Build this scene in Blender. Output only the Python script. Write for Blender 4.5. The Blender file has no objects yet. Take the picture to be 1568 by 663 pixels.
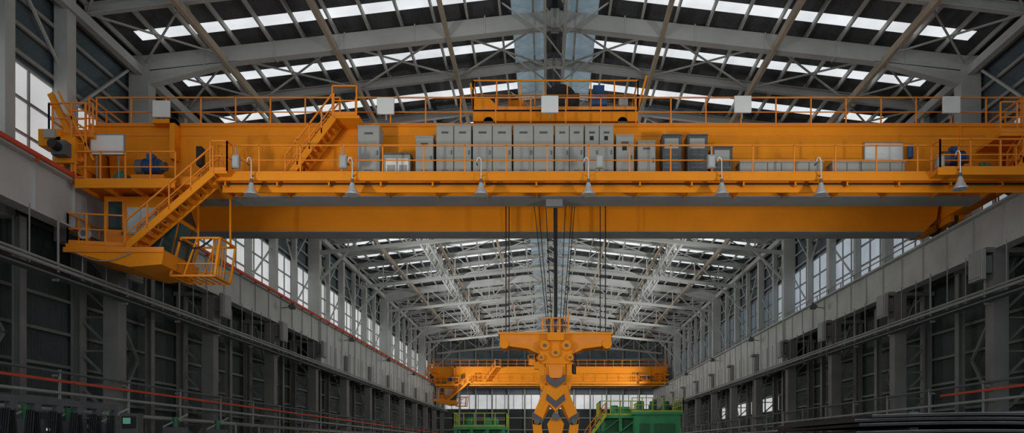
import bpy, math, random
from mathutils import Vector
random.seed(4)
EYE = 1.7      # survey datum (z = 0 in the builder is eye level, floor is at -1.7)
CX = 0.35      # hall axis
scene = bpy.context.scene

# ------------------------------------------------------------------ materials
def mat(name, col, rough=0.5, metal=0.0, var=0.12, scale=1.5, bump=0.0, emit=None, est=0.0, wave=None, spec=0.4):
    m = bpy.data.materials.new(name); m.use_nodes = True
    nt = m.node_tree; N = nt.nodes; L = nt.links
    b = N["Principled BSDF"]
    b.inputs["Roughness"].default_value = rough
    b.inputs["Metallic"].default_value = metal
    b.inputs["Specular IOR Level"].default_value = spec
    tc = N.new("ShaderNodeTexCoord")
    nz = N.new("ShaderNodeTexNoise"); nz.inputs["Scale"].default_value = scale; nz.inputs["Detail"].default_value = 5
    L.new(tc.outputs["Object"], nz.inputs["Vector"])
    rp = N.new("ShaderNodeValToRGB")
    rp.color_ramp.elements[0].position = 0.3; rp.color_ramp.elements[1].position = 0.7
    rp.color_ramp.elements[0].color = (*[c*(1-var) for c in col], 1)
    rp.color_ramp.elements[1].color = (*[min(1, c*(1+var)) for c in col], 1)
    L.new(nz.outputs["Fac"], rp.inputs["Fac"])
    L.new(rp.outputs["Color"], b.inputs["Base Color"])
    if wave:
        w = N.new("ShaderNodeTexWave"); w.inputs["Scale"].default_value = wave[1]; w.bands_direction = wave[0]
        L.new(tc.outputs["Object"], w.inputs["Vector"])
        bp = N.new("ShaderNodeBump"); bp.inputs["Strength"].default_value = 0.6; bp.inputs["Distance"].default_value = 0.05
        L.new(w.outputs["Fac"], bp.inputs["Height"]); L.new(bp.outputs["Normal"], b.inputs["Normal"])
    if emit:
        rp2 = N.new("ShaderNodeValToRGB")
        rp2.color_ramp.elements[0].position = 0.3; rp2.color_ramp.elements[1].position = 0.7
        rp2.color_ramp.elements[0].color = (*[c*0.75 for c in emit], 1)
        rp2.color_ramp.elements[1].color = (*emit, 1)
        L.new(nz.outputs["Fac"], rp2.inputs["Fac"])
        L.new(rp2.outputs["Color"], b.inputs["Emission Color"]); b.inputs["Emission Strength"].default_value = est
    return m

M = {}
M['orange'] = mat('crane_orange', (0.80, 0.265, 0.008), 0.55, var=0.06, scale=0.8, spec=0.2)
M['orange2'] = mat('crane_orange_rail', (0.80, 0.25, 0.02), 0.5, var=0.08)
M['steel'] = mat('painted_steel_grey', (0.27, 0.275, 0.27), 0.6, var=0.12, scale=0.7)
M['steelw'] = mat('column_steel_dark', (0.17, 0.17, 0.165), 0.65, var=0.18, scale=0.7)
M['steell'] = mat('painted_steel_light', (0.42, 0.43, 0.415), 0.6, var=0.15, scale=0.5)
M['beige'] = mat('beige_primer_steel', (0.40, 0.33, 0.25), 0.65)
M['dsteel'] = mat('dark_steel', (0.10, 0.11, 0.115), 0.6)
M['deck'] = mat('roof_deck', (0.10, 0.105, 0.115), 0.8, var=0.15, wave=('X', 6))
M['sky'] = mat('translucent_skylight', (0.5, 0.5, 0.5), 0.6, emit=(0.93, 0.97, 1.0), est=0.85, scale=0.6)
M['skyb'] = mat('blue_ridge_glazing', (0.25, 0.32, 0.37), 0.5, emit=(0.50, 0.68, 0.80), est=0.20, scale=0.5)
M['win'] = mat('translucent_wall_panel', (0.5, 0.5, 0.5), 0.6, emit=(0.96, 0.98, 1.0), est=0.5, scale=0.35)
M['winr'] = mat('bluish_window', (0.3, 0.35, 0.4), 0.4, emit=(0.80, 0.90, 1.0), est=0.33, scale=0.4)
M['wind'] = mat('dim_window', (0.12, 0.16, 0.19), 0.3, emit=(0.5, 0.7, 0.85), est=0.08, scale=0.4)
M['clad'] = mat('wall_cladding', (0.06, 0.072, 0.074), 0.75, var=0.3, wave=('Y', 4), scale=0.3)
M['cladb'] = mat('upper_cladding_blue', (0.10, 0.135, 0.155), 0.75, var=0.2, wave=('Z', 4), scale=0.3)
M['cladf'] = mat('end_wall_cladding', (0.26, 0.31, 0.33), 0.75, var=0.2, wave=('Z', 4), scale=0.3)  # lighter than the side cladding, distance haze put into the colour
M['floor'] = mat('concrete_floor', (0.38, 0.37, 0.35), 0.7, var=0.2, scale=0.3)
M['cab'] = mat('cabinet_grey', (0.33, 0.335, 0.31), 0.45, var=0.05)
M['cabd'] = mat('cabinet_dark', (0.075, 0.08, 0.08), 0.4, var=0.1)
M['blk'] = mat('black_rubber', (0.012, 0.012, 0.014), 0.55)
M['groove'] = mat('panel_gap', (0.09, 0.09, 0.09), 0.7)
M['white'] = mat('white_panel', (0.72, 0.74, 0.72), 0.5, var=0.04)
M['alu'] = mat('spun_aluminium', (0.75, 0.76, 0.76), 0.28, metal=0.6, var=0.05)
M['glass'] = mat('tinted_glass', (0.015, 0.05, 0.045), 0.08, var=0.2, spec=0.9)
M['glassl'] = mat('light_glass', (0.45, 0.50, 0.50), 0.15, var=0.2)
M['blue'] = mat('motor_blue', (0.025, 0.08, 0.22), 0.4)
M['green'] = mat('machine_green', (0.05, 0.34, 0.13), 0.5, var=0.15)
M['dgreen'] = mat('machine_dark_green', (0.03, 0.16, 0.07), 0.5)
M['ylw'] = mat('yellow_green_rail', (0.42, 0.50, 0.06), 0.5)
M['yel'] = mat('yellow_paint', (0.75, 0.50, 0.02), 0.5)
M['red'] = mat('red_conductor', (0.55, 0.07, 0.03), 0.5)
M['plate'] = mat('rolled_plate', (0.03, 0.032, 0.035), 0.5, metal=0.2, var=0.3, scale=0.8)
M['plateedge'] = mat('sheared_plate_edge', (0.13, 0.135, 0.14), 0.5, metal=0.2, var=0.6, scale=2.5)
M['chev'] = mat('chevron_grey', (0.085, 0.08, 0.10), 0.6)
M['screen'] = mat('screen_glow', (0.05, 0.1, 0.08), 0.3, emit=(0.3, 0.9, 0.6), est=0.2)

# ------------------------------------------------------------------ mesh builder
class MB:
    def __init__(s, ox=0.0): s.v = []; s.f = []; s.m = []; s.names = []; s.ox = ox; s.smooth = []
    def mi(s, m):
        if m not in s.names: s.names.append(m)
        return s.names.index(m)
    def add(s, vs, fs, m, smooth=False):
        o = len(s.v); i = s.mi(m)
        s.v += [(a[0]+s.ox, a[1], a[2]+EYE) for a in vs]
        for f in fs:
            s.f.append(tuple(o+k for k in f)); s.m.append(i); s.smooth.append(smooth)
    def box(s, x0, x1, y0, y1, z0, z1, m):
        if x0 > x1: x0, x1 = x1, x0
        vs = [(x0,y0,z0),(x1,y0,z0),(x1,y1,z0),(x0,y1,z0),(x0,y0,z1),(x1,y0,z1),(x1,y1,z1),(x0,y1,z1)]
        s.add(vs, [(0,3,2,1),(4,5,6,7),(0,1,5,4),(1,2,6,5),(2,3,7,6),(3,0,4,7)], m)
    def beam(s, p, q, w, h, m, up=(0,0,1)):
        p = Vector(p); q = Vector(q); d = (q-p)
        if d.length < 1e-5: return
        d.normalize(); up = Vector(up)
        sd = d.cross(up)
        if sd.length < 1e-3: sd = d.cross(Vector((0,1,0)))
        sd.normalize(); u = sd.cross(d)
        vs = []
        for c in (p, q):
            for a, b in ((-1,-1),(1,-1),(1,1),(-1,1)):
                vs.append(tuple(c + sd*(a*w/2) + u*(b*h/2)))
        s.add(vs, [(0,1,2,3),(7,6,5,4),(0,4,5,1),(1,5,6,2),(2,6,7,3),(3,7,4,0)], m)
    def ibeam(s, p, q, h, w, m, t=0.05, up=(0,0,1)):
        p = Vector(p); q = Vector(q); d = (q-p).normalized(); U = Vector(up)
        sd = d.cross(U)
        if sd.length < 1e-3: sd = d.cross(Vector((0,1,0)))
        sd.normalize(); u = sd.cross(d)
        s.beam(p, q, t*0.7, h-2*t, m, up)
        for k in (1, -1):
            o = u*(k*(h/2-t/2)); s.beam(p+o, q+o, w, t, m, up)
    def cyl(s, p, q, r, m, n=12, r2=None, smooth=True):
        p = Vector(p); q = Vector(q); d = (q-p).normalized()
        a = d.cross(Vector((0,0,1)))
        if a.length < 1e-3: a = d.cross(Vector((0,1,0)))
        a.normalize(); b = a.cross(d); r2 = r if r2 is None else r2
        vs = []
        for c, rr in ((p, r), (q, r2)):
            for k in range(n):
                t = 2*math.pi*k/n
                vs.append(tuple(c + a*(math.cos(t)*rr) + b*(math.sin(t)*rr)))
        s.add(vs, [(k, (k+1) % n, n+(k+1) % n, n+k) for k in range(n)], m, smooth)
        s.add(vs[:n], [tuple(range(n))[::-1]], m); s.add(vs[n:], [tuple(range(n))], m)
    def tube(s, pts, r, m, n=6):
        for a, b in zip(pts[:-1], pts[1:]): s.cyl(a, b, r, m, n)
    def prism(s, prof, y0, y1, m):   # profile in xz
        n = len(prof)
        vs = [(x, y0, z) for x, z in prof] + [(x, y1, z) for x, z in prof]
        fs = [tuple(range(n)), tuple(range(2*n-1, n-1, -1))]
        fs += [(k, n+k, n+(k+1) % n, (k+1) % n) for k in range(n)]
        s.add(vs, fs, m)
    def rail(s, pts, m='orange2', h=1.1, sp=1.35, t=0.048, mid=1, toe=True):
        for a, b in zip(pts[:-1], pts[1:]):
            a = Vector(a); b = Vector(b); L = (b-a).length; n = max(1, round(L/sp)); H = Vector((0,0,h))
            for k in range(n+1):
                c = a.lerp(b, k/n); s.beam(c, c+H, t, t, m)
            s.beam(a+H, b+H, t, t, m)
            for j in range(mid):
                o = Vector((0,0,h*(j+1)/(mid+1))); s.beam(a+o, b+o, t*0.7, t*0.7, m)
            if toe: s.beam(a+Vector((0,0,0.07)), b+Vector((0,0,0.07)), 0.02, 0.13, m)
    def stairs(s, p, q, w, m='orange', n=10, rails=True, hr=0.95):
        p = Vector(p); q = Vector(q)
        for dy in (0, w):
            o = Vector((0, dy, 0)); s.beam(p+o, q+o, 0.05, 0.24, m)
            if rails:
                H = Vector((0,0,hr)); s.beam(p+o+H, q+o+H, 0.05, 0.05, 'orange2'); s.beam(p+o+H*0.5, q+o+H*0.5, 0.035, 0.035, 'orange2')
                for k in range(5):
                    c = p.lerp(q, k/4)+o; s.beam(c, c+H, 0.05, 0.05, 'orange2')
        sx = abs(q.x-p.x)/n
        for k in range(n):
            c = p.lerp(q, (k+0.5)/n)
            s.box(c.x-sx*0.6, c.x+sx*0.6, c.y, c.y+w, c.z-0.02, c.z+0.03, m)
    def lattice(s, p, q, depth, n, m, w=0.12, wd=0.07):
        p = Vector(p); q = Vector(q); D = Vector((0,0,-depth))
        s.beam(p, q, w, w, m); s.beam(p+D, q+D, w, w, m)
        for k in range(n):
            a = p.lerp(q, k/n); b = p.lerp(q, (k+1)/n)
            s.beam(a, a+D, wd, wd, m)
            if k % 2: s.beam(a, b+D, wd, wd, m)
            else: s.beam(a+D, b, wd, wd, m)
    def build(s, name, parent=None, bevel=0):
        me = bpy.data.meshes.new(name); me.from_pydata(s.v, [], s.f); me.update()
        for nm in s.names: me.materials.append(M[nm])
        me.polygons.foreach_set('material_index', s.m); me.polygons.foreach_set('use_smooth', s.smooth)
        ob = bpy.data.objects.new(name, me); scene.collection.objects.link(ob)
        if parent: ob.parent = parent
        if bevel:
            bv = ob.modifiers.new('bevel', 'BEVEL'); bv.width = bevel; bv.segments = 2; bv.limit_method = 'ANGLE'
        return ob
def empty(name):
    e = bpy.data.objects.new(name, None); scene.collection.objects.link(e); return e

# ------------------------------------------------------------------ hall shell
Y0, Y1 = 12.0, 122.0
BAY = 4.083
grid = [33 + BAY*k for k in range(-5, 22)]
def roofz(x): return 20.35 - abs(x)*0.118
W = 19.6
b = MB(CX); b.box(-60, 60, -40, 150, -1.95, -1.7, 'floor'); b.build('floor')

# ceiling : deck strips with skylight bands between
deck = MB(CX); sk = MB(CX)
def slope(mb, xa, xb, ya, yb, m, t=0.08):
    za, zb = roofz(xa), roofz(xb)
    vs = [(xa,ya,za),(xb,ya,zb),(xb,yb,zb),(xa,yb,za),(xa,ya,za+t),(xb,ya,zb+t),(xb,yb,zb+t),(xa,yb,za+t)]
    mb.add(vs, [(0,3,2,1),(4,5,6,7),(0,1,5,4),(1,2,6,5),(2,3,7,6),(3,0,4,7)], m)
for sgn in (-1, 1):
    prev = Y0
    for g in grid:
        ys = g - 1.3 - 0.36; ye = g - 1.3 + 0.36
        if ys < Y0: continue
        slope(deck, sgn*2.0, sgn*(W+0.2), prev, ys, 'deck')
        slope(sk, sgn*2.0, sgn*(W-1.2), ys, ye, 'sky'); slope(deck, sgn*(W-1.2), sgn*(W+0.2), ys, ye, 'deck')
        prev = ye
    slope(deck, sgn*2.0, sgn*(W+0.2), prev, Y1, 'deck')
    slope(deck, 0, sgn*0.5, Y0, Y1, 'deck')
rg = MB(CX)
for sgn in (-1, 1): slope(rg, sgn*0.5, sgn*2.0, Y0, Y1, 'skyb')
deck.build('ceiling'); sk.build('window_1'); rg.build('window_2')

# purlins
p = MB(CX)
for sgn in (-1, 1):
    for k in range(13):
        x = sgn*(1.0 + k*1.5); z = roofz(x)-0.13
        p.box(x-0.045, x+0.045, Y0, Y1, z-0.12, z+0.1, 'steell')
p.build('roof_purlin_set')

# roof bracing + longitudinal beams
p = MB(CX)
for sgn in (-1, 1):
    for x, w, h, m in ((4.9, 0.16, 0.3, 'beige'), (10.0, 0.18, 0.34, 'beige'), (15.0, 0.18, 0.34, 'beige'), (18.9, 0.3, 0.4, 'steell')):
        z = roofz(x)-0.95
        p.box(sgn*x-w/2, sgn*x+w/2, Y0, Y1, z-h/2, z+h/2, m)
    for g in grid[:-1]:
        for xa, xb in ((0.3, 4.9), (4.9, 10), (10, 15), (15, 18.9)):
            if (round((g-33)/BAY)) % 2 == 0 or xa > 12:
                za, zb = roofz(xa)-0.62, roofz(xb)-0.62
                p.beam((sgn*xa, g, za), (sgn*xb, g+BAY, zb), 0.07, 0.07, 'steell')
                p.beam((sgn*xb, g, zb), (sgn*xa, g+BAY, za), 0.07, 0.07, 'steell')
        # fly braces
        for x in (4.9, 10, 15):
            z = roofz(x)-0.95
            p.beam((sgn*x, g+0.9, z), (sgn*x, g, roofz(x)-0.4), 0.07, 0.07, 'beige')
p.build('roof_bracing')
# ridge and mid-slope lattice girders
p = MB(CX)
for x in (-0.45, 0.45): p.lattice((x, Y0, 19.9), (x, Y1-0.5, 19.9), 1.3, 54, 'steell', 0.12, 0.06)
for k in range(54):
    y = Y0 + (Y1-0.5-Y0)*k/54; y2 = Y0+(Y1-0.5-Y0)*(k+1)/54
    p.beam((-0.45, y, 18.6), (0.45, y2, 18.6), 0.05, 0.05, 'steell')
    if k % 2 == 0: p.beam((0.45, y, 18.6), (2.4, y, 20.0), 0.06, 0.06, 'steell'); p.beam((-0.45, y, 18.6), (-2.4, y, 20.0), 0.06, 0.06, 'steell')
p.build('ridge_lattice_girder')
for sgn in (-1, 1):
    p = MB(CX)
    for dx in (0, 0.7): p.lattice((sgn*(10.4+dx), 57, 18.9), (sgn*(10.4+dx), Y1-0.5, 18.9), 1.6, 32, 'steell', 0.16, 0.09)
    for k in range(32):
        y = 57 + 64*k/32; p.beam((sgn*10.4, y, 17.3), (sgn*11.1, y+2, 17.3), 0.07, 0.07, 'steell')
    p.build('longitudinal_lattice_girder')

# portal frames
for g in grid:
    k = round((g-33)/BAY); main = (k % 6 == 0)
    p = MB(CX)
    for sgn in (-1, 1):
        xe = sgn*18.95
        if main:
            h = 0.72
            p.beam((0, g, roofz(0)-0.35-h/2), (xe, g, roofz(18.95)-0.22-h/2), 0.4, h, 'steell')
            p.box(sgn*0.2, 0, g-0.24, g+0.24, roofz(0)-0.35-h-0.1, roofz(0)-0.3, 'steell')
            for j in range(1, 6): xx = sgn*j*3.2; p.box(xx-0.03, xx+0.03, g-0.23, g+0.23, roofz(xx)-0.3-h, roofz(xx)-0.25, 'steell')
            p.prism([(sgn*14.5, roofz(14.5)-0.95), (sgn*18.9, roofz(18.9)-0.9), (sgn*18.9, roofz(18.9)-1.6)], g-0.2, g+0.2, 'steell')
            p.box(xe-0.45, xe+0.45, g-0.3, g+0.3, 8.0, roofz(18.95)-0.25, 'steell')
        else:
            h = 0.42
            p.ibeam((0, g, roofz(0)-0.28-h/2), (xe, g, roofz(18.95)-0.28-h/2), h, 0.24, 'steell', 0.04)
            w = 0.16 if k % 2 else 0.24
            gc = g
            if k == -1: gc = g-0.9; w = 0.26
            p.box(xe+sgn*0.2-w, xe+sgn*0.2+w, gc-w, gc+w, 8.0, roofz(18.95)-0.3, 'steell')
        # deep truss chord in the remote bays
        if g > 54 and k % 3 == 0:
            a = Vector((sgn*18.6, g, 15.6)); c = Vector((0, g, 17.5)); nn = 8
            p.beam(a, c, 0.2, 0.28, 'steell')
            for j in range(nn):
                q0 = a.lerp(c, j/nn); q1 = a.lerp(c, (j+1)/nn)
                t0 = Vector((q0.x, g, roofz(q0.x)-0.6)); t1 = Vector((q1.x, g, roofz(q1.x)-0.6))
                p.beam(q0, t0, 0.1, 0.1, 'steell'); p.beam(q0 if j % 2 else t0, t1 if j % 2 else q1, 0.09, 0.09, 'steell')
            p.beam((sgn*18.6, g, 13.4), (sgn*16.2, g, 15.8), 0.16, 0.16, 'steell')
    p.build('steel_portal_frame')

# ------------------------------------------------------------------ side walls
for sgn, side in ((-1, 'left'), (1, 'right')):
    w = MB(CX); X = sgn*W; XO = sgn*(W+0.12)
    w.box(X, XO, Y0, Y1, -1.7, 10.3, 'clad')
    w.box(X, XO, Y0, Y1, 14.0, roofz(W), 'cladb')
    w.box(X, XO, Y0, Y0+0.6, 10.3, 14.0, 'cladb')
    wl = w.build('wall_'+side)
    wn = MB(CX)
    if sgn < 0:
        wn.box(X, XO, Y0+0.6, Y1, 10.3, 14.0, 'win')
    else:
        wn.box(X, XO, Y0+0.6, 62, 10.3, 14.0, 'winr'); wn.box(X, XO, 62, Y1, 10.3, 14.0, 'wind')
    y = Y0+1
    while y < Y1:
        wn.box(X-sgn*0.08, X, y-0.03, y+0.03, 10.3, 14.0, 'steel'); y += BAY/3
    for z in (10.3, 11.5, 12.75, 14.0): wn.box(X-sgn*0.1, X, Y0, Y1, z-0.04, z+0.04, 'steel')
    wn.build('window_3' if sgn < 0 else 'window_4')
    # lower glazing / open doors
    lw = MB(CX)
    for k, g in enumerate(grid[:-1]):
        if k % 3 == 0:
            m = 'win' if sgn < 0 else 'winr'
            lw.box(X-sgn*0.06, X-sgn*0.01, g+0.5, g+BAY-0.5, -1.5, 0.75, m)
            for j in range(4): yy = g+0.5+(BAY-1)*j/3; lw.box(X-sgn*0.1, X-sgn*0.06, yy-0.04, yy+0.04, -1.5, 0.75, 'steel')
        if sgn > 0 and 60 < g < 78:
            lw.box(X-0.06, X-0.01, g+0.3, g+BAY-0.3, 3.2, 4.6, 'win')
    lw.build('window_5' if sgn < 0 else 'window_6')
    # girts and bracing on wall
    gi = MB(CX); XI = X-sgn*0.15
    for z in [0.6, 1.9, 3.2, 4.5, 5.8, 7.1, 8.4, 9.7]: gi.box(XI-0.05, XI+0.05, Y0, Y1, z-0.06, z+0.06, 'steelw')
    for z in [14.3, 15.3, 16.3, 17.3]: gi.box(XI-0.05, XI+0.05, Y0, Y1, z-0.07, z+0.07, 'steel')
    for k, g in enumerate(grid[:-1]):
        if k % 2 == 0:
            gi.beam((XI-sgn*0.3, g, 9.0), (XI-sgn*0.3, g+BAY, 4.0), 0.1, 0.12, 'steelw')
            gi.beam((XI-sgn*0.3, g, -1.5), (XI-sgn*0.3, g+BAY, 4.0), 0.1, 0.12, 'steelw')
            gi.beam((XI-sgn*0.2, g, 13.8), (XI-sgn*0.2, g+BAY, 17.6), 0.1, 0.1, 'steell')
        gi.beam((XI-sgn*0.2, g, 17.6 if k % 2 else 10.4), (XI-sgn*0.2, g+BAY, 13.8), 0.09, 0.09, 'steell')
    gi.build('wall_girt_set')
    # lower columns
    for k, g in enumerate(grid):
        kk = round((g-33)/BAY)
        c = MB(CX); xi, xo = sgn*17.75, sgn*19.2
        if kk % 2 != 0:
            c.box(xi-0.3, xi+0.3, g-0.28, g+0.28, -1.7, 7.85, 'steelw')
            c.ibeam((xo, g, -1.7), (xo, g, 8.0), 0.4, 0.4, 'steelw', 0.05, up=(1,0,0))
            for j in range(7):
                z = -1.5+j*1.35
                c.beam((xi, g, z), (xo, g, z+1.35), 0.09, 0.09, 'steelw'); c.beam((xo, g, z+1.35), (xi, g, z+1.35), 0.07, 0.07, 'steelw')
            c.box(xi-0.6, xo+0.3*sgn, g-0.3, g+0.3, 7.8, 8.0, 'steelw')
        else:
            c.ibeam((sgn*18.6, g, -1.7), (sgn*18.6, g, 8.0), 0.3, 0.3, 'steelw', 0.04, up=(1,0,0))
        c.build('steel_column')
    # runway beam
    r = MB(CX); x = sgn*17.75
    for ya, yb, zb in ((Y0, 54.5, 8.0), (54.5, Y1, 6.2)):
        r.box(x-0.03, x+0.03, ya, yb, zb, 9.72, 'steell')
        r.box(x-0.3, x+0.3, ya, yb, 9.66, 9.74, 'steell'); r.box(x-0.28, x+0.28, ya, yb, zb-0.06, zb, 'steell')
        y = ya
        while y < yb:
            r.box(x-0.12, x+0.12, y, y+0.03, zb, 9.66, 'steell'); y += BAY/2
    r.box(x-0.28, x+0.28, 54.45, 54.5, 6.2, 9.7, 'steell')
    r.box(x-0.05, x+0.05, Y0, Y1, 9.74, 9.88, 'dsteel')
    r.box(x, x+sgn*1.4, Y0, Y1, 9.55, 9.62, 'steel')
    r.build('crane_runway_beam')
    if sgn < 0:
        r = MB(CX); r.box(-17.42, -17.34, Y0, Y1, 9.72, 9.86, 'red')
        y = Y0
        while y < Y1: r.box(-17.5, -17.34, y, y+0.06, 9.60, 9.75, 'red'); y += 2.0
        r.build('conductor_rail')
    else:
        r = MB(CX); xw = 19.0; r.rail([(xw-0.3, Y0, 9.62), (xw-0.3, Y1, 9.62)], 'steel', sp=2.04, toe=False); r.build('runway_guardrail')
    # cable trays, pipes
    t = MB(CX); xt = sgn*17.25
    for z, r0 in ((6.35, 0.05), (6.2, 0.07), (6.02, 0.05)): t.cyl((xt, Y0, z), (xt, Y1-0.4, z), r0, 'steel' if z > 6.1 else 'blk', 8)
    t.box(xt-0.18, xt+0.18, Y0, Y1-0.4, 5.85, 5.92, 'dsteel')
    for g in grid:
        t.beam((xt, g, 5.8), (sgn*17.45, g, 5.8), 0.08, 0.08, 'steel'); t.beam((xt, g, 5.8), (xt, g, 8.0), 0.05, 0.05, 'steel')
        t.beam((xt, g+1.3, 5.85), (xt, g+1.3, 8.0), 0.03, 0.03, 'steel'); t.beam((xt, g+2.7, 5.85), (xt, g+2.7, 8.0), 0.03, 0.03, 'steel')
    t.build('cable_tray')
    t = MB(CX); xt = sgn*17.2
    t.box(xt-0.05, xt+0.05, Y0, Y1-0.4 if sgn < 0 else 32, 2.27, 2.36, 'red')
    t.cyl((xt, Y0, 1.9), (xt, Y1-0.4, 1.9), 0.06, 'steel', 8); t.cyl((xt+0.1*sgn, Y0, 1.3), (xt+0.1*sgn, Y1-0.4, 1.3), 0.09, 'steel', 8); t.cyl((xt, Y0, 2.62), (xt, Y1-0.4, 2.62), 0.05, 'dsteel', 8)
    for g in grid: t.beam((xt, g, 1.2), (xt, g, 2.7), 0.07, 0.07, 'steel'); t.beam((xt, g, 2.5), (sgn*17.45, g, 2.5), 0.07, 0.07, 'steel')
    t.build('service_pipe_rack')
    # bracket boxes under runway
    for g in grid:
        kk = round((g-33)/BAY)
        if kk % 2 != 0 and 26 < g < 54:
            q = MB(CX); q.box(sgn*16.85, sgn*17.05, g-0.45, g+0.45, 6.7, 7.9, 'steel'); q.box(sgn*16.81, sgn*16.85, g-0.38, g+0.38, 6.8, 7.8, 'steel')
            q.box(sgn*17.05, sgn*17.44, g-0.2, g+0.2, 7.0, 7.7, 'steelw'); q.build('junction_box', bevel=0.02)

# back wall
w = MB(CX)
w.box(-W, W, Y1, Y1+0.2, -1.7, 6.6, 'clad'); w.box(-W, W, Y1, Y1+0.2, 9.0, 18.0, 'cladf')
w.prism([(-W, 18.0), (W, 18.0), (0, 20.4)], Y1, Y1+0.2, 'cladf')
w.build('wall_back')
w = MB(CX); w.box(-W, W, Y1, Y1+0.2, 6.6, 9.0, 'win')
for k in range(27): w.box(-W+k*1.5, -W+k*1.5+0.1, Y1-0.08, Y1, 6.6, 9.0, 'steel')
w.build('window_7')
w = MB(CX)
for z in (10.5, 12, 13.5, 15, 16.5, 5, 3): w.box(-W, W, Y1-0.3, Y1-0.1, z, z+0.15, 'steell')
for k in range(14): x = -18+k*2.77; w.box(x-0.12, x+0.12, Y1-0.4, Y1-0.1, -1.7, roofz(x)-0.5, 'steell')
w.build('end_wall_framing')

# ------------------------------------------------------------------ overhead crane
crane = empty('overhead_crane')
GF, GB = 27.7, 28.65      # front girder
RF, RB = 32.2, 33.1       # rear girder
GT, GZ = 12.37, 9.7
L, R = -17.4, 18.1
def girder(name, y0, y1):
    g = MB()
    g.prism([(-16.55, GZ), (16.9, GZ), (17.45, GZ+0.55), (17.6, 11.25), (18.4, 11.25), (18.4, GT), (-17.7, GT), (-17.7, 11.25), (-16.9, 11.25), (-16.8, GZ+0.3)], y0, y1, 'orange')
    g.box(-16.5, 16.9, y0-0.07, y1+0.07, GZ-0.04, GZ, 'steel'); g.box(-17.7, 18.4, y0-0.07, y1+0.07, GT, GT+0.04, 'orange')
    g.box(-17.0, 17.8, (y0+y1)/2-0.04, (y0+y1)/2+0.04, GT+0.04, GT+0.2, 'dsteel')
    return g.build(name, crane)
girder('girder_front', GF, GB); girder('girder_rear', RF, RB)
g = MB()
for x in (-14.2, 15.9): g.box(x-0.03, x+0.03, GF-0.06, GF, GZ, GT, 'orange')
g.box(-16.5, 16.9, GF-0.03, GF, GT-0.35, GT-0.30, 'orange2')
g.build('girder_stiffeners', crane)
# end carriages
g = MB()
for x in (L, R):
    g.box(x-0.38, x+0.38, 25.9, 34.2, 10.28, 11.22, 'orange')
    for y in (26.5, 28.0, 32.2, 33.6):
        g.cyl((x-0.12, y, 10.24), (x+0.12, y, 10.24), 0.36, 'dsteel', 20)
        g.box(x-0.3, x-0.14, y-0.5, y+0.5, 10.0, 10.45, 'orange'); g.box(x+0.14, x+0.3, y-0.5, y+0.5, 10.0, 10.45, 'orange')
    g.box(x-0.25, x+0.25, 25.55, 25.9, 10.45, 10.95, 'dsteel'); g.cyl((x, 25.2, 10.7), (x, 25.55, 10.7), 0.16, 'blk', 12)
    s = 1 if x < 0 else -1
    # rear bogie frame hanging beside the rail
    g.prism([(x+s*0.2, 9.95), (x+s*0.9, 9.85), (x+s*1.1, 10.6), (x+s*0.9, 11.2), (x+s*0.2, 11.2)], 33.15, 34.2, 'orange')
    g.cyl((x+s*0.5, 33.0, 10.3), (x+s*0.5, 33.15, 10.3), 0.32, 'orange', 16); g.cyl((x+s*0.5, 32.95, 10.3), (x+s*0.5, 33.0, 10.3), 0.14, 'dsteel', 14)
    g.cyl((x+s*0.9, 33.3, 10.0), (x+s*0.9, 33.9, 10.0), 0.2, 'dsteel', 12)
g.build('end_carriages', crane)
# walkway
g = MB()
WY = 26.2
g.box(-12.1, 18.0, WY, GF, 9.84, 9.90, 'orange')
g.box(-12.1, 18.0, WY-0.05, WY+0.05, 9.74, 10.02, 'orange')
x = -11.8
while x < 17.8:
    g.prism([(x-0.03, 9.84), (x+0.03, 9.84), (x+0.03, 9.62), (x-0.03, 9.62)], WY+0.12, GF, 'orange'); x += 1.9
g.box(-12.0, 17.9, 26.55, 26.6, 9.44, 9.84, 'orange')
g.cyl((-12, WY+0.2, 9.7), (17.9, WY+0.2, 9.7), 0.035, 'blk', 6)
g.rail([(-12.0, WY, 9.95), (18.0, WY, 9.95)], h=1.08, sp=1.5)
# left lower drive platform
FP = 25.9
g.box(-17.0, -13.4, FP, GF, 9.50, 9.58, 'orange'); g.box(-17.0, -13.4, FP-0.05, FP+0.03, 9.36, 9.66, 'orange')
for xx in (-16.8, -16, -15, -14.2, -13.5): g.beam((xx, FP+0.1, 9.42), (xx, GF, 9.42), 0.09, 0.16, 'orange')
g.rail([(-13.4, FP, 9.58), (-17.0, FP, 9.58)], h=1.1, sp=0.9)
g.rail([(-17.9, 26.0, 11.25), (-17.9, 33.5, 11.25)], h=1.1, sp=1.0)
g.box(-13.4, -12.1, 26.2, GF, 9.6, 9.9, 'orange')
# right drive platform
g.box(13.9, 18.3, 25.6, WY, 9.80, 9.88, 'orange'); g.box(13.9, 18.3, 25.55, 25.62, 9.72, 9.98, 'orange')
g.rail([(14.0, 26.2, 9.9), (14.0, 25.6, 9.9), (18.3, 25.6, 9.9), (18.6, 33.5, 9.9)], h=1.1, sp=1.0)
g.build('walkway', crane)
# top rails
g = MB()
g.rail([(-17.4, GF+0.05, GT+0.04), (-8.0, GF+0.05, GT+0.04)], h=1.12, sp=1.35)
g.rail([(-7.4, GF+0.05, GT+0.04), (18.3, GF+0.05, GT+0.04)], h=1.12, sp=1.35)
g.rail([(-17.4, RB, GT+0.04), (18.3, RB, GT+0.04)], h=1.12, sp=1.35)
for xe in (-17.65, 18.35):
    g.rail([(xe, GF, GT+0.04), (xe, RB, GT+0.04)], h=1.12, sp=1.0)
    g.box(xe-0.5, xe+0.5, GB, RF, GT-0.1, GT, 'orange')
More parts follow.
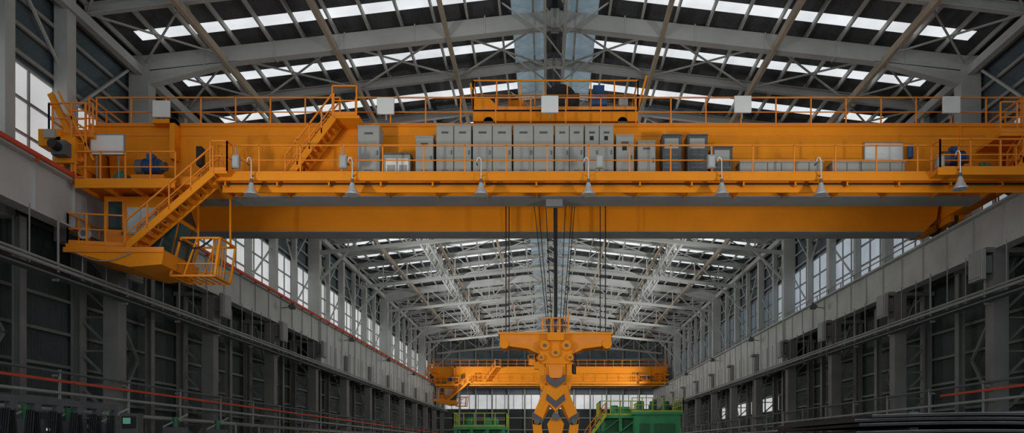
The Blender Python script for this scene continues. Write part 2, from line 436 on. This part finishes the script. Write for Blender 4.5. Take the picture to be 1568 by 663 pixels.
# left end sloping guards and ladder cage
g.beam((-18.1, 26.2, 12.9), (-16.9, 26.2, 10.4), 0.14, 0.2, 'orange'); g.beam((-17.7, 26.0, 12.9), (-16.4, 26.0, 10.4), 0.06, 0.06, 'orange')
g.box(-18.1, -16.5, 26.1, 27.4, 11.3, 11.42, 'orange')
g.rail([(-16.5, 26.1, 11.42), (-18.1, 26.1, 11.42), (-18.1, 27.6, 11.42)], h=1.1, sp=0.7)
g.box(-18.35, -17.55, 25.9, 26.5, 10.9, 11.5, 'orange'); g.box(-18.1, -17.7, 25.8, 25.9, 11.15, 11.45, 'cab')
g.box(-14.35, -14.15, 27.3, 27.68, 11.0, 12.5, 'orange'); g.box(-15.0, -14.15, 27.3, 27.7, 12.35, 12.5, 'orange')
g.box(16.4, 18.2, 26.0, 27.5, 11.3, 11.42, 'orange')
g.rail([(16.4, 26.0, 11.42), (18.2, 26.0, 11.42)], h=1.1, sp=0.6)
g.stairs((16.9, 25.9, 9.9), (17.9, 25.9, 11.4), 0.5, n=6)
for xx in (-17.2, -16.7): g.beam((xx, 26.0, 9.6), (xx, 26.0, 12.5), 0.06, 0.06, 'orange2')
for j in range(9): g.beam((-17.2, 26.0, 9.8+j*0.3), (-16.7, 26.0, 9.8+j*0.3), 0.035, 0.035, 'orange2')
g.build('railings', crane)
# stairs
g = MB()
g.stairs((-9.75, 26.75, 9.95), (-7.95, 26.75, 12.3), 0.75, n=11)
g.box(-8.1, -7.0, 26.75, GF, 12.28, 12.38, 'orange')
g.rail([(-8.0, 26.75, 12.38), (-7.1, 26.75, 12.38)], h=1.1, sp=0.9)
g.stairs((-15.15, 25.8, 7.2), (-12.0, 25.8, 9.9), 0.75, n=13)
g.box(-12.2, -11.5, 25.8, WY, 9.86, 9.94, 'orange')
g.rail([(-11.5, WY, 9.94), (-11.5, 25.8, 9.94), (-12.1, 25.8, 9.94)], h=1.08, sp=0.8)
g.build('stairs', crane)
# cabin platform + cabin + basket
g = MB()
g.prism([(-17.3, 7.35), (-14.1, 7.15), (-13.75, 7.1), (-13.85, 6.6), (-15.0, 6.5), (-17.3, 7.08)], 25.8, 28.4, 'orange')
g.box(-17.35, -13.75, 25.74, 25.8, 7.02, 7.2, 'orange2')
g.rail([(-15.2, 25.85, 7.25), (-17.25, 25.85, 7.35), (-17.25, 28.3, 7.35)], h=1.1, sp=0.65)
g.cyl((-16.75, 25.95, 7.75), (-16.75, 26.1, 7.75), 0.2, 'steell', 16); g.cyl((-16.75, 25.92, 7.75), (-16.75, 25.95, 7.75), 0.1, 'dsteel', 12)
g.build('cabin_platform', crane)
g = MB()
yf = 26.75
g.prism([(-16.5, 9.36), (-14.0, 9.36), (-13.72, 8.5), (-14.05, 6.95), (-14.9, 6.75), (-16.5, 7.15)], yf, 28.3, 'orange')
g.box(-16.4, -15.7, yf-0.04, yf, 7.4, 9.25, 'orange2'); g.box(-16.3, -15.8, yf-0.07, yf-0.03, 8.1, 9.15, 'glass'); g.box(-15.8, -15.76, yf-0.1, yf-0.04, 7.9, 8.1, 'dsteel')
g.box(-15.62, -14.55, yf-0.05, yf, 7.95, 8.95, 'steell')
g.box(-15.57, -15.12, yf-0.07, yf-0.04, 8.0, 8.9, 'glassl'); g.box(-15.08, -14.6, yf-0.07, yf-0.04, 8.0, 8.9, 'glassl')
g.prism([(-14.9, 7.2), (-14.48, 8.35), (-13.72, 8.5), (-14.05, 6.97), (-14.2, 6.91)], yf-0.06, yf, 'glass')
g.prism([(-15.02, 7.15), (-14.9, 7.17), (-14.46, 8.39), (-14.56, 8.41)], yf-0.09, yf, 'orange2')
g.prism([(-14.46, 8.35), (-13.68, 8.49), (-13.68, 8.57), (-14.5, 8.43)], yf-0.09, yf, 'orange2')
g.prism([(-14.55, 7.03), (-14.47, 7.0), (-14.05, 8.45), (-14.12, 8.45)], yf-0.08, yf, 'dsteel')
g.beam((-13.70, 27.5, 8.4), (-14.0, 27.5, 7.05), 1.35, 0.05, 'glass'); g.beam((-13.75, 27.5, 8.6), (-13.98, 27.5, 9.25), 1.35, 0.05, 'glass')
g.build('operator_cabin', crane)
g = MB()
pts = [(-14.0, 6.4), (-12.35, 6.4), (-12.15, 7.8), (-13.6, 7.8)]
for y in (26.7, 28.0):
    for i in range(4):
        a = pts[i]; c = pts[(i+1) % 4]; g.beam((a[0], y, a[1]), (c[0], y, c[1]), 0.07, 0.07, 'orange')
    g.beam((-13.5, y, 6.4), (-13.0, y, 7.8), 0.05, 0.05, 'orange')
    g.beam((-13.9, y, 6.85), (-12.3, y, 6.85), 0.04, 0.04, 'orange')
for a in pts: g.beam((a[0], 26.7, a[1]), (a[0], 28.0, a[1]), 0.07, 0.07, 'orange')
for j in range(7): g.box(-14.0+0.25*j, -13.92+0.25*j, 26.7, 28.0, 6.37, 6.40, 'orange')
for j in range(5): g.beam((-12.6, 26.9+0.25*j, 6.4), (-12.45, 26.9+0.25*j, 7.8), 0.03, 0.03, 'orange')
g.tube([(-13.7+0.18*i, 26.65, 7.75-0.35*math.sin(i/7*math.pi)) for i in range(8)], 0.035, 'blk')
g.tube([(-16.9+0.25*i, 25.75, 7.0-0.30*math.sin(i/8*math.pi)) for i in range(9)], 0.02, 'cab')
for xx in (-13.55, -12.3):
    g.beam((xx, 27.9, 7.8), (xx, 27.9, 9.8), 0.06, 0.06, 'orange')
g.build('access_basket', crane)
# drives
g = MB()
for x, s in ((-14.7, 1), (15.1, 1)):
    zb = 9.6 if x < 0 else 9.9
    g.box(x-0.6, x+0.6, 26.4, 27.0, zb, zb+0.45, 'orange')
    g.cyl((x-0.25, 26.7, zb+0.85), (x+0.35, 26.7, zb+0.85), 0.25, 'blue', 18); g.cyl((x+0.35, 26.7, zb+0.85), (x+0.55, 26.7, zb+0.85), 0.17, 'dsteel', 14)
    for j in range(6): g.cyl((x-0.22+j*0.1, 26.7, zb+0.85), (x-0.19+j*0.1, 26.7, zb+0.85), 0.28, 'blue', 18)
    g.box(x-0.12, x+0.12, 26.55, 26.85, zb+1.0, zb+1.28, 'blue'); g.cyl((x-0.5, 26.7, zb+0.8), (x-0.25, 26.7, zb+0.8), 0.3, 'dsteel', 18)
    gx = x-1.0 if x < 0 else x+1.1
    g.box(gx-0.25, gx+0.25, 26.4, 26.9, zb, zb+0.45, 'dgreen'); g.cyl((gx, 26.35, zb+0.35), (gx, 26.95, zb+0.35), 0.18, 'dgreen', 14); g.cyl((gx-0.1, 26.6, zb+0.45), (gx-0.1, 26.6, zb+0.65), 0.1, 'dgreen', 12)
g.box(-13.2+0.05, -12.95, 26.9, 27.2, 10.6, 11.3, 'blk'); g.cyl((13.9, 27.5, 11.1), (13.9, 27.5, 11.6), 0.1, 'blue', 10)
g.build('travel_drives', crane)
# crab / trolley
g = MB()
TX0, TX1 = -2.9, 3.55
g.box(TX0, TX1, 28.1, 28.5, 12.78, 13.22, 'orange'); g.box(TX0, TX1, 32.3, 32.8, 12.78, 13.22, 'orange')
for x in (TX0, TX0+2.2, TX1-0.4, 0.8): g.box(x, x+0.4, 28.3, 32.6, 12.78, 13.22, 'orange')
g.box(TX0, TX1, 28.1, 32.8, 13.16, 13.24, 'orange')
for x in (TX0+0.6, TX1-0.6):
    for y in (28.18, 32.65): g.cyl((x, y-0.08, 12.75), (x, y+0.08, 12.75), 0.2, 'dsteel', 16)
g.prism([(TX0, 13.22), (TX0+1.1, 13.22), (TX0+0.6, 13.75), (TX0, 13.75)], 28.15, 28.2, 'orange')
g.rail([(TX0, 32.7, 13.24), (TX0, 28.15, 13.24), (TX1, 28.15, 13.24), (TX1, 32.7, 13.24)], h=1.15, sp=0.9)
g.rail([(TX0+0.9, 29.0, 13.24), (0.5, 29.0, 13.24)], h=0.9, sp=0.55)
g.cyl((0.1, 29.6, 14.0), (1.3, 29.6, 14.0), 0.55, 'blk', 28); g.cyl((0.05, 29.6, 14.0), (0.12, 29.6, 14.0), 0.62, 'dsteel', 28)
g.cyl((0.55, 28.95, 14.05), (0.55, 29.1, 14.05), 0.62, 'blk', 28)
g.cyl((1.75, 29.1, 13.9), (2.4, 29.1, 13.9), 0.34, 'blue', 20); g.box(1.85, 2.3, 28.9, 29.5, 14.1, 14.6, 'blue'); g.box(1.6, 2.6, 28.8, 29.5, 13.24, 13.6, 'blue')
g.cyl((-2.2, 30.6, 13.95), (-0.4, 30.6, 13.95), 0.5, 'orange', 24); g.cyl((-0.3, 31.6, 13.9), (2.8, 31.6, 13.9), 0.45, 'dsteel', 24)
g.box(-1.6, -0.9, 29.2, 29.8, 13.24, 14.15, 'orange'); g.box(2.85, 3.2, 28.5, 29.2, 13.24, 13.9, 'cab')
g.beam((TX1, 28.2, 13.3), (TX1+0.35, 28.2, 14.6), 0.08, 0.08, 'orange'); g.beam((TX0, 28.2, 13.3), (TX0-0.1, 28.2, 14.3), 0.08, 0.08, 'orange')
g.box(-0.05, 0.6, 27.9, 28.1, GZ-0.06-0.25+0.0, GZ-0.04, 'steel'); g.cyl((-0.0, 28.0, 9.5), (0.55, 28.0, 9.5), 0.1, 'blk', 12)
g.build('hoist_trolley', crane)

# second crane far down the bay, same meshes
crane2 = empty('overhead_crane.001')
for ch in list(crane.children):
    o = bpy.data.objects.new(ch.name+'_far', ch.data); scene.collection.objects.link(o); o.parent = crane2
crane2.location = (0, 83, 0)

# white light panels on the top rail
for x, z in ((-14.8, 13.0), (-6.2, 13.12), (0.1, 13.18), (7.5, 13.18), (15.5, 13.16)):
    q = MB(); q.box(x-0.33, x+0.33, 27.52, 27.62, z-0.32, z+0.32, 'white'); q.box(x-0.27, x+0.27, 27.62, 27.70, z-0.25, z+0.25, 'cab'); q.beam((x, 27.68, z-0.5), (x, 27.68, z), 0.06, 0.06, 'steel')
    q.build('floodlight_panel', bevel=0.02)
# notice boards
for x0, x1, y in ((12.2, 13.65, 27.6), (-16.7, -15.5, 26.3)):
    z0, z1 = (10.95, 11.7) if x0 > 0 else (10.75, 11.45)
    q = MB(); q.box(x0, x1, y, y+0.05, z0, z1, 'white')
    for a in (z0-0.03, z1): q.box(x0-0.03, x1+0.03, y-0.02, y+0.06, a, a+0.03, 'steel')
    for a in (x0-0.03, x1): q.box(a, a+0.03, y-0.02, y+0.06, z0, z1, 'steel')
    for a in (x0+0.2, x1-0.2): q.beam((a, y+0.04, 9.9 if x0 > 0 else 9.58), (a, y+0.04, z0), 0.04, 0.04, 'steel')
    q.build('notice_board')

# ------------------------------------------------------------------ electrical cabinets
def cabinet(x0, x1, zt, doors=1, dark=False, name='electrical_cabinet', gauge=False):
    q = MB(); y0, y1 = 26.95, 27.55; zb = 9.90; m = 'cabd' if dark else 'cab'
    q.box(x0+0.01, x1-0.01, y0+0.03, y1, zb, zb+0.1, 'dsteel'); q.box(x0+0.01, x1-0.01, y0, y1, zb+0.1, zt, m)
    dw = (x1-x0-0.02)/doors
    for k in range(doors):
        a = x0+0.01+k*dw; c = a+dw
        q.box(a+0.02, c-0.02, y0-0.025, y0, zb+0.15, zt-0.04, m)
        if k: q.box(a-0.012, a+0.012, y0-0.006, y0, zb+0.1, zt, 'groove')
        q.box(c-0.10, c-0.07, y0-0.06, y0-0.025, zb+(zt-zb)*0.5, zb+(zt-zb)*0.5+0.16, 'dsteel')
        if dark:
            q.box(a+0.08, c-0.12, y0-0.035, y0-0.025, zt-0.5, zt-0.12, 'cab')
            for j in range(int((zt-zb-0.8)/0.16)):
                z = zb+0.25+j*0.16; q.box(a+0.09, a+dw*0.45, y0-0.035, y0-0.025, z, z+0.06, 'dsteel'); q.box(a+dw*0.52, c-0.13, y0-0.035, y0-0.025, z, z+0.06, 'dsteel')
        else:
            q.box(a+dw*0.3, a+dw*0.7, y0-0.03, y0-0.025, zt-0.3, zt-0.22, 'groove')
            if zt-zb > 1.7:
                for j in range(4): q.box(a+dw*0.3, a+dw*0.7, y0-0.03, y0-0.025, zb+0.35+j*0.05, zb+0.37+j*0.05, 'groove')
            if gauge:
                q.box(a+dw*0.35, a+dw*0.6, y0-0.04, y0-0.025, zt-0.55, zt-0.4, 'blk')
    q.box(x0, x1, y0-0.03, y1+0.01, zt, zt+0.04, m)
    q.build(name)
cabinet(-7.11, -6.27, 12.05, 1); cabinet(-4.95, -4.26, 11.65, 1); cabinet(-4.17, -2.84, 12.08, 2); cabinet(-2.80, -1.32, 12.08, 2)
cabinet(-1.28, 0.25, 12.08, 2); cabinet(0.28, 1.38, 12.08, 2); cabinet(1.4, 2.50, 12.08, 2, gauge=True)
cabinet(2.57, 3.26, 11.7, 1, gauge=True); cabinet(3.38, 4.07, 11.48, 1)
cabinet(4.31, 5.05, 11.72, 1, True); cabinet(5.25, 6.03, 11.72, 1, True); cabinet(6.18, 6.96, 11.28, 1, True)
q = MB(); q.box(-6.13, -5.15, 26.95, 27.5, 9.9, 11.0, 'cab')
for a in (-6.05, -5.6): q.box(a, a+0.4, 26.92, 26.95, 10.2, 10.85, 'white'); q.box(a+0.05, a+0.35, 26.91, 26.92, 10.25, 10.6, 'cab')
q.box(-6.16, -5.12, 26.9, 27.53, 11.0, 11.06, 'dsteel'); q.box(-6.13, -5.15, 26.92, 26.95, 9.98, 10.1, 'dsteel'); q.build('control_console')
for x0, x1 in ((7.23, 10.34), (10.7, 13.4)):
    q = MB(); q.box(x0, x1, 26.95, 27.5, 9.98, 10.70, 'cab'); q.box(x0-0.03, x1+0.03, 26.9, 27.53, 10.70, 10.75, 'cab')
    nseg = int((x1-x0)/0.5)
    for j in range(1, nseg): a = x0+(x1-x0)*j/nseg; q.box(a-0.01, a+0.01, 26.935, 26.95, 9.98, 10.7, 'groove')
    for a in (x0+0.1, (x0+x1)/2, x1-0.2): q.box(a, a+0.1, 26.97, 27.48, 9.9, 9.98, 'dsteel')
    q.build('resistor_box')
for x in (-7.4, -11.3, 1.9, 5.95, 14.25):
    q = MB(); q.box(x-0.14, x+0.14, 26.0, 26.16, 10.15, 10.62, 'cab'); q.box(x-0.1, x+0.1, 25.98, 26.0, 10.2, 10.56, 'steell'); q.cyl((x, 26.08, 10.62), (x, 26.08, 10.95), 0.03, 'cab', 6); q.box(x-0.02, x+0.02, 26.08, 26.2, 10.2, 10.25, 'steel')
    q.build('switch_box', bevel=0.01)
q = MB(); q.cyl((-4.25, 26.6, 9.9), (-4.25, 26.6, 10.05), 0.1, 'dsteel', 10); q.box(-4.5, -4.0, 26.45, 26.75, 10.05, 10.15, 'red'); q.cyl((-3.8, 26.5, 10.1), (-3.5, 26.5, 10.1), 0.09, 'red', 10); q.box(-3.75, -3.55, 26.45, 26.6, 9.9, 10.05, 'red'); q.build('fire_extinguisher_pair')

# pendant bell lamps on goosenecks
for x in (-10.7, -7.05, -2.39, 1.49, 6.31, 9.9, 14.6):
    q = MB(); y = 25.98
    if x > 14: y = 25.4
    q.cyl((x, y, 9.17), (x, y, 9.42), 0.25, 'alu', 24, r2=0.12); q.cyl((x, y, 9.42), (x, y, 9.58), 0.12, 'alu', 20, r2=0.07); q.cyl((x, y, 9.58), (x, y, 9.72), 0.06, 'dsteel', 12)
    q.cyl((x, y, 9.15), (x, y, 9.17), 0.255, 'alu', 24)
    pts = [(x, y, 9.7), (x, y, 10.35)] + [(x-0.08+0.08*math.cos(t), y+0.0, 10.35+0.16*math.sin(t)) for t in [i*math.pi/6 for i in range(7)]]
    q.tube(pts, 0.022, 'alu', 8); q.beam((x, y, 9.88), (x, y+0.16, 9.88), 0.04, 0.04, 'dsteel'); q.beam((x-0.16, y, 10.3), (x-0.16, y+0.2, 10.3), 0.04, 0.04, 'dsteel')
    q.build('pendant_bell_lamp')

# ------------------------------------------------------------------ lifting tongs and ropes
gx, gy = 0.35, 30.5
q = MB(gx)
for x in (-2.1, -1.97, 1.9, 2.12): q.tube([(x, gy, 13.2), (x, gy, 4.6)], 0.022, 'blk', 6)
q.tube([(-0.05, gy, 13.2), (-0.02, gy, 5.4)], 0.045, 'blk', 8); q.tube([(0.05, gy, 13.2), (0.05, gy, 5.4)], 0.035, 'blk', 8)
for xa, xb in ((-1.2, -0.35), (-0.95, -0.28), (-0.55, -0.15), (0.55, 0.2), (1.05, 0.4), (0.95, 0.3)): q.tube([(xa, gy+0.3, 13.2), (xb, gy, 5.1)], 0.016, 'blk', 6)
ropes = q.build('hoist_ropes')
q = MB(gx)
q.prism([(-2.33, 4.75), (2.33, 4.75), (2.33, 4.42), (1.9, 4.25), (1.15, 4.15), (0.65, 3.9), (-0.65, 3.9), (-1.15, 4.15), (-1.9, 4.25), (-2.33, 4.42)], gy-0.45, gy+0.45, 'orange')
q.box(-2.4, 2.4, gy-0.5, gy+0.5, 4.75, 4.83, 'orange')
for s in (-1, 1): q.prism([(s*2.2, 4.68), (s*0.8, 4.68), (s*0.8, 4.2), (s*1.2, 4.3), (s*1.9, 4.4)], gy-0.452, gy-0.45, 'orange2')
for x in (-2.15, 2.15): q.cyl((x, gy-0.5, 4.35), (x, gy+0.5, 4.35), 0.2, 'orange', 18); q.cyl((x, gy, 4.05), (x, gy, 4.35), 0.05, 'dsteel', 8)
q.rail([(-0.55, gy-0.45, 4.83), (0.55, gy-0.45, 4.83)], h=0.6, sp=0.35, toe=False)
for x in (-0.28, 0, 0.28): q.cyl((x-0.06, gy, 5.15), (x+0.06, gy, 5.15), 0.34, 'dsteel', 22)
for x in (-0.42, -0.14, 0.14, 0.42): q.box(x-0.03, x+0.03, gy-0.25, gy+0.25, 4.8, 5.4, 'orange')
q.beam((0.5, gy-0.3, 4.8), (0.55, gy-0.3, 5.7), 0.06, 0.06, 'orange'); q.beam((-0.1, gy-0.3, 4.8), (-0.1, gy-0.3, 5.6), 0.05, 0.05, 'orange')
head = q.build('spreader_head')
q = MB(gx)
yf = gy-0.62
q.prism([(-0.55, 4.5), (0.55, 4.5), (0.68, 4.0), (0.55, 3.5), (-0.55, 3.5), (-0.68, 4.0)], yf, gy+0.6, 'orange')
for x, z, r in ((-0.45, 4.25, 0.2), (0.45, 4.25, 0.2), (0, 3.95, 0.18), (-0.6, 3.75, 0.14), (0.6, 3.75, 0.14)):
    q.cyl((x, yf-0.12, z), (x, yf+0.02, z), r, 'orange', 20); q.cyl((x, yf-0.16, z), (x, yf-0.1, z), r*0.35, 'dsteel', 14)
q.box(-0.34, 0.34, yf-0.18, yf, 4.45, 4.75, 'orange')
q.prism([(-0.42, 3.5), (0.42, 3.5), (0.42, 2.75), (0.3, 2.55), (-0.3, 2.55), (-0.42, 2.75)], yf+0.05, gy+0.5, 'orange')
q.prism([(-0.30, 3.4), (0.30, 3.4), (0.25, 2.9), (-0.25, 2.9)], yf-0.1, yf+0.06, 'orange2')
for s in (-1, 1):
    for ya in (yf+0.1, gy+0.2): q.prism([(s*0.45, 3.6), (s*0.72, 3.6), (s*0.72, 2.8), (s*0.6, 2.4), (s*0.45, 2.4)], ya, ya+0.25, 'orange')
    # scissor arms
    q.prism([(s*0.1, 2.6), (s*0.45, 2.6), (s*0.72, 1.9), (s*0.98, 1.3), (s*0.95, 1.0), (s*0.65, 0.95), (s*0.35, 1.7), (s*0.05, 2.1)], yf, yf+0.25, 'orange')
    q.prism([(s*0.6, 1.0), (s*0.98, 1.2), (s*0.9, 0.3), (s*0.55, -0.4), (s*0.3, -0.5), (s*0.5, 0.3)], yf, yf+0.25, 'orange')
    q.prism([(s*0.1, 2.6), (s*0.45, 2.6), (s*0.98, 1.3), (s*0.65, 0.95), (s*0.05, 2.1)], gy+0.3, gy+0.55, 'orange')
    q.prism([(s*0.6, 1.0), (s*0.98, 1.2), (s*0.9, 0.3), (s*0.55, -0.4), (s*0.3, -0.5), (s*0.5, 0.3)], gy+0.3, gy+0.55, 'orange')
    q.prism([(s*0.62, 1.28), (s*0.98, 1.5), (s*0.98, 1.25), (s*0.58, 0.98), (s*0.5, 1.15)], yf-0.03, yf, 'chev')
    q.cyl((s*0.78, yf-0.08, 1.1), (s*0.78, gy+0.6, 1.1), 0.13, 'dsteel', 16)
    q.prism([(0, 2.78), (s*0.40, 3.05), (s*0.40, 2.8), (0, 2.5)], yf-0.13, yf+0.04, 'chev')
    q.prism([(0, 1.95), (s*0.35, 2.25), (s*0.40, 2.0), (0, 1.65)], yf-0.05, yf, 'chev')
q.prism([(-0.38, 2.6), (0.38, 2.6), (0.45, 2.0), (0, 1.5), (-0.45, 2.0)], yf-0.02, gy+0.5, 'orange')
q.prism([(0, 1.55), (0.35, 1.0), (0.25, 0.5), (0, 0.35), (-0.25, 0.5), (-0.35, 1.0)], yf+0.05, gy+0.4, 'orange')
q.cyl((0, yf-0.12, 1.3), (0, yf+0.05, 1.3), 0.16, 'dsteel', 16)
q.box(0.68, 0.86, yf+0.1, yf+0.4, 3.1, 3.5, 'blk'); q.box(-0.9, -0.72, yf+0.1, yf+0.4, 3.3, 3.6, 'orange')
q.tube([(0.8, yf+0.2, 4.4-0.15*t) if t % 2 else (0.86, yf+0.2, 4.4-0.15*t) for t in range(8)], 0.03, 'blk', 6)
q.tube([(-0.8, yf+0.2, 4.4-0.15*t) if t % 2 else (-0.86, yf+0.2, 4.4-0.15*t) for t in range(8)], 0.03, 'blk', 6)
body = q.build('tong_body')
tongs = empty('lifting_tongs'); head.parent = tongs; body.parent = tongs; ropes.parent = tongs

# ------------------------------------------------------------------ green machines
def machine(x0, x1, y0, y1, zt, rail='ylw'):
    q = MB()
    q.box(x0, x1, y0, y1, -1.7, zt-2.4, 'dgreen'); q.box(x0-0.2, x1+0.2, y0-0.2, y1+0.2, zt-1.35, zt-1.1, 'green')
    n = max(2, int((x1-x0)/1.2))
    for k in range(n+1):
        x = x0+(x1-x0)*k/n
        for y in (y0, y1): q.box(x-0.12, x+0.12, y-0.12, y+0.12, zt-2.4, zt-1.35, 'green')
        if k < n: q.beam((x, y0, zt-2.4), (x+(x1-x0)/n, y0, zt-1.35), 0.1, 0.1, 'green')
    q.box(x0+0.3, x1-0.3, y0+0.4, y1-0.4, zt-2.4, zt-1.4, 'dgreen')
    q.rail([(x0-0.2, y1, zt-1.1), (x0-0.2, y0-0.2, zt-1.1), (x1+0.2, y0-0.2, zt-1.1), (x1+0.2, y1, zt-1.1)], rail, sp=0.8, t=0.07)
    q.cyl((x0+1, y0+0.8, zt-1.1), (x0+1, y0+0.8, zt-0.3), 0.3, 'green', 14); q.box(x1-1.6, x1-0.6, y0+0.5, y1-0.8, zt-1.1, zt-0.4, 'green')
    return q
q = machine(-7.5, -3.6, 59, 63, 2.85); q.build('green_transfer_machine')
q = machine(4.4, 7.2, 57, 61, 3.7)
q.stairs((3.0, 56.5, 0.4), (4.6, 56.5, 2.6), 0.8, 'ylw', n=8)
q.box(6.8, 10.4, 56, 60, -1.7, 2.6, 'green'); q.box(7.2, 7.9, 55.9, 56.02, 0.6, 1.9, 'dgreen'); q.box(8.3, 9.9, 55.9, 56.02, 0.9, 1.9, 'dgreen')
q.box(6.6, 10.6, 55.8, 60.2, 2.6, 2.8, 'green')
for xx in (7.4, 8.4, 9.4): q.cyl((xx, 57, 2.8), (xx, 57, 3.7), 0.28, 'dgreen', 14); q.box(xx-0.2, xx+0.3, 57.5, 58.2, 2.8, 3.5, 'green')
q.rail([(6.6, 55.9, 2.8), (10.6, 55.9, 2.8), (10.6, 60, 2.8)], 'ylw', sp=0.8, t=0.06)
q.build('green_transfer_machine')

# plate stack, lower right
q = MB()
z = -1.55; i = 0
q.box(5.2, 9.8, 12.4, 12.7, -1.7, z, 'dsteel'); q.box(5.2, 9.8, 15.4, 15.7, -1.7, z, 'dsteel')
while z < 0.58:
    t = 0.05; dx = random.uniform(-0.1, 0.1); x0 = 4.95+dx+0.2*abs(math.sin(i*0.7)); x1 = 10.2+dx
    if z > 0.3: x0 += (z-0.3)*1.4
    n = 10; top = []; bot = []
    for k in range(n+1):
        x = x0+(x1-x0)*k/n; s = 0.06*math.sin(k/n*math.pi+0.3)*((z+1.55)/2)
        top.append((x, z+t+s)); bot.append((x, z+s))
    ys = 12.0+random.uniform(-0.2, 0.2)
    q.prism(bot+top[::-1], ys, 16.2, 'plate')
    lip = [(a, b-t*0.3) for a, b in top]
    q.prism(lip+top[::-1], ys-0.012, ys, 'plateedge')
    if i % 3 == 2:
        z += t+0.02
        for xx in (6.2, 8.8): q.box(xx, xx+0.15, 12.3, 16, z-0.015, z+0.07, 'dsteel')
        z += 0.06
    else: z += t+0.02
    i += 1
q.build('steel_plate_stack')

# festoon hoses, lower left
q = MB()
q.beam((-15.6, 19.5, 1.45), (-15.6, 26, 1.45), 0.12, 0.2, 'dsteel')
for y in (19.6, 25.9): q.beam((-15.6, y, -1.7), (-15.6, y, 1.4), 0.15, 0.15, 'dsteel')
for k in range(6):
    y = 19.9+k*1.0
    q.box(-15.72, -15.48, y-0.1, y+0.1, 1.1, 1.35, 'dsteel')
    for j in range(4):
        q.tube([(-15.6+(j-1.5)*0.07, y+0.8*t/10, 1.15-(2.1+0.12*j)*math.sin(math.pi*t/10)) for t in range(11)], 0.03, 'blk', 6)
q.build('cable_festoon')
q = MB(); x, y = -13.9, 24.0
q.box(x-0.06, x+0.06, y, y+0.12, -1.7, 0.35, 'steel'); q.box(x-0.32, x+0.3, y-0.1, y+0.2, 0.2, 1.15, 'cabd'); q.box(x-0.24, x+0.22, y-0.12, y-0.1, 0.65, 1.05, 'blk'); q.box(x-0.2, x+0.05, y-0.13, y-0.12, 0.8, 1.0, 'screen')
for j in range(4): q.cyl((x-0.2+j*0.12, y-0.14, 0.42), (x-0.2+j*0.12, y-0.1, 0.42), 0.035, 'green' if j % 2 else 'red', 10)
q.build('control_panel')
q = MB(); q.box(-9.6, -8.7, 28.0, 28.8, -1.7, 0.55, 'yel'); q.box(-9.65, -8.65, 27.95, 28.85, 0.5, 0.58, 'yel'); q.box(-9.4, -8.9, 27.96, 28.0, -0.5, 0.3, 'dsteel'); q.build('yellow_tool_cabinet')
q = MB()
for y in (22.0, 24.0, 26.5, 31, 35):
    q.box(-16.6, -15.9, y, y+0.8, -1.7, 0.9, 'dsteel'); q.cyl((-16.25, y+0.4, 0.9), (-16.25, y+0.4, 1.35), 0.12, 'dgreen', 12); q.beam((-16.6, y, 0.9), (-15.9, y+0.8, 1.5), 0.06, 0.06, 'steel')
q.build('hydraulic_power_unit')
q = MB(); q.rail([(-13.0, 30, 0.0), (-10.5, 60, 0.0)], 'steelw', h=1.0, sp=2.0, t=0.06)
for k in range(11): f = k/10; q.beam((-13.0+2.5*f, 30+30*f, -1.7), (-13.0+2.5*f, 30+30*f, 0.0), 0.07, 0.07, 'steelw')
q.build('guard_fence')

# ------------------------------------------------------------------ added fill spots with made-up housings and brackets
def fill_spot(x, y, z, tx, ty, tz, power, angle, blend=0.6, rad=0.25):
    p = Vector((x, y, z)); t = Vector((tx, ty, tz)); d = (t-p).normalized()
    q = MB(); q.cyl(p-d*0.35, p, rad*0.5, 'dsteel', 18, r2=rad); sx = 1 if x > 0 else -1
    q.beam(p-d*0.2, (x+sx*0.8, y, z-0.15), 0.06, 0.06, 'steel')
    o = q.build('fill_floodlight')
    ld = bpy.data.lights.new('fill_spot', 'SPOT'); ld.energy = power; ld.shadow_soft_size = rad; ld.color = (1.0, 0.985, 0.95)
    ld.spot_size = math.radians(angle); ld.spot_blend = blend
    lo = bpy.data.objects.new('fill_lamp', ld); lo.location = p + d*0.1 + Vector((0,0,EYE)); scene.collection.objects.link(lo)
    lo.rotation_euler = d.to_track_quat('-Z', 'Y').to_euler(); lo.parent = o
for sgn in (-1, 1):
    for y in (46, 60, 74, 88, 102):
        fill_spot(CX+sgn*16.55, y, 9.1, CX-sgn*6, y+9, 18.5, 4300, 115)  # fill added along the runways to lift the roof and far bays
    for z in (3.6, 4.9):
        fill_spot(CX+sgn*16.4, 13.6, z, CX-sgn*1.5, 32, 10.5, 2300, 80, 0.8, rad=0.6)  # out-of-view fill added to brighten the crane and its rear girder

# ------------------------------------------------------------------ world
w = bpy.data.worlds.new('overcast'); scene.world = w; w.use_nodes = True
bg = w.node_tree.nodes['Background']; bg.inputs['Color'].default_value = (0.92, 0.96, 1.0, 1); bg.inputs['Strength'].default_value = 0.85

# ------------------------------------------------------------------ camera (architectural lens with rise)
cd = bpy.data.cameras.new('camera'); cam = bpy.data.objects.new('camera', cd); scene.collection.objects.link(cam)
cam.location = (0, 0, EYE); cam.rotation_euler = (math.radians(90), 0, 0)
cd.sensor_width = 36; cd.lens = 25.26; cd.shift_x = -0.0344; cd.shift_y = 0.226; cd.clip_end = 500
scene.camera = cam
scene.view_settings.view_transform = 'Standard'
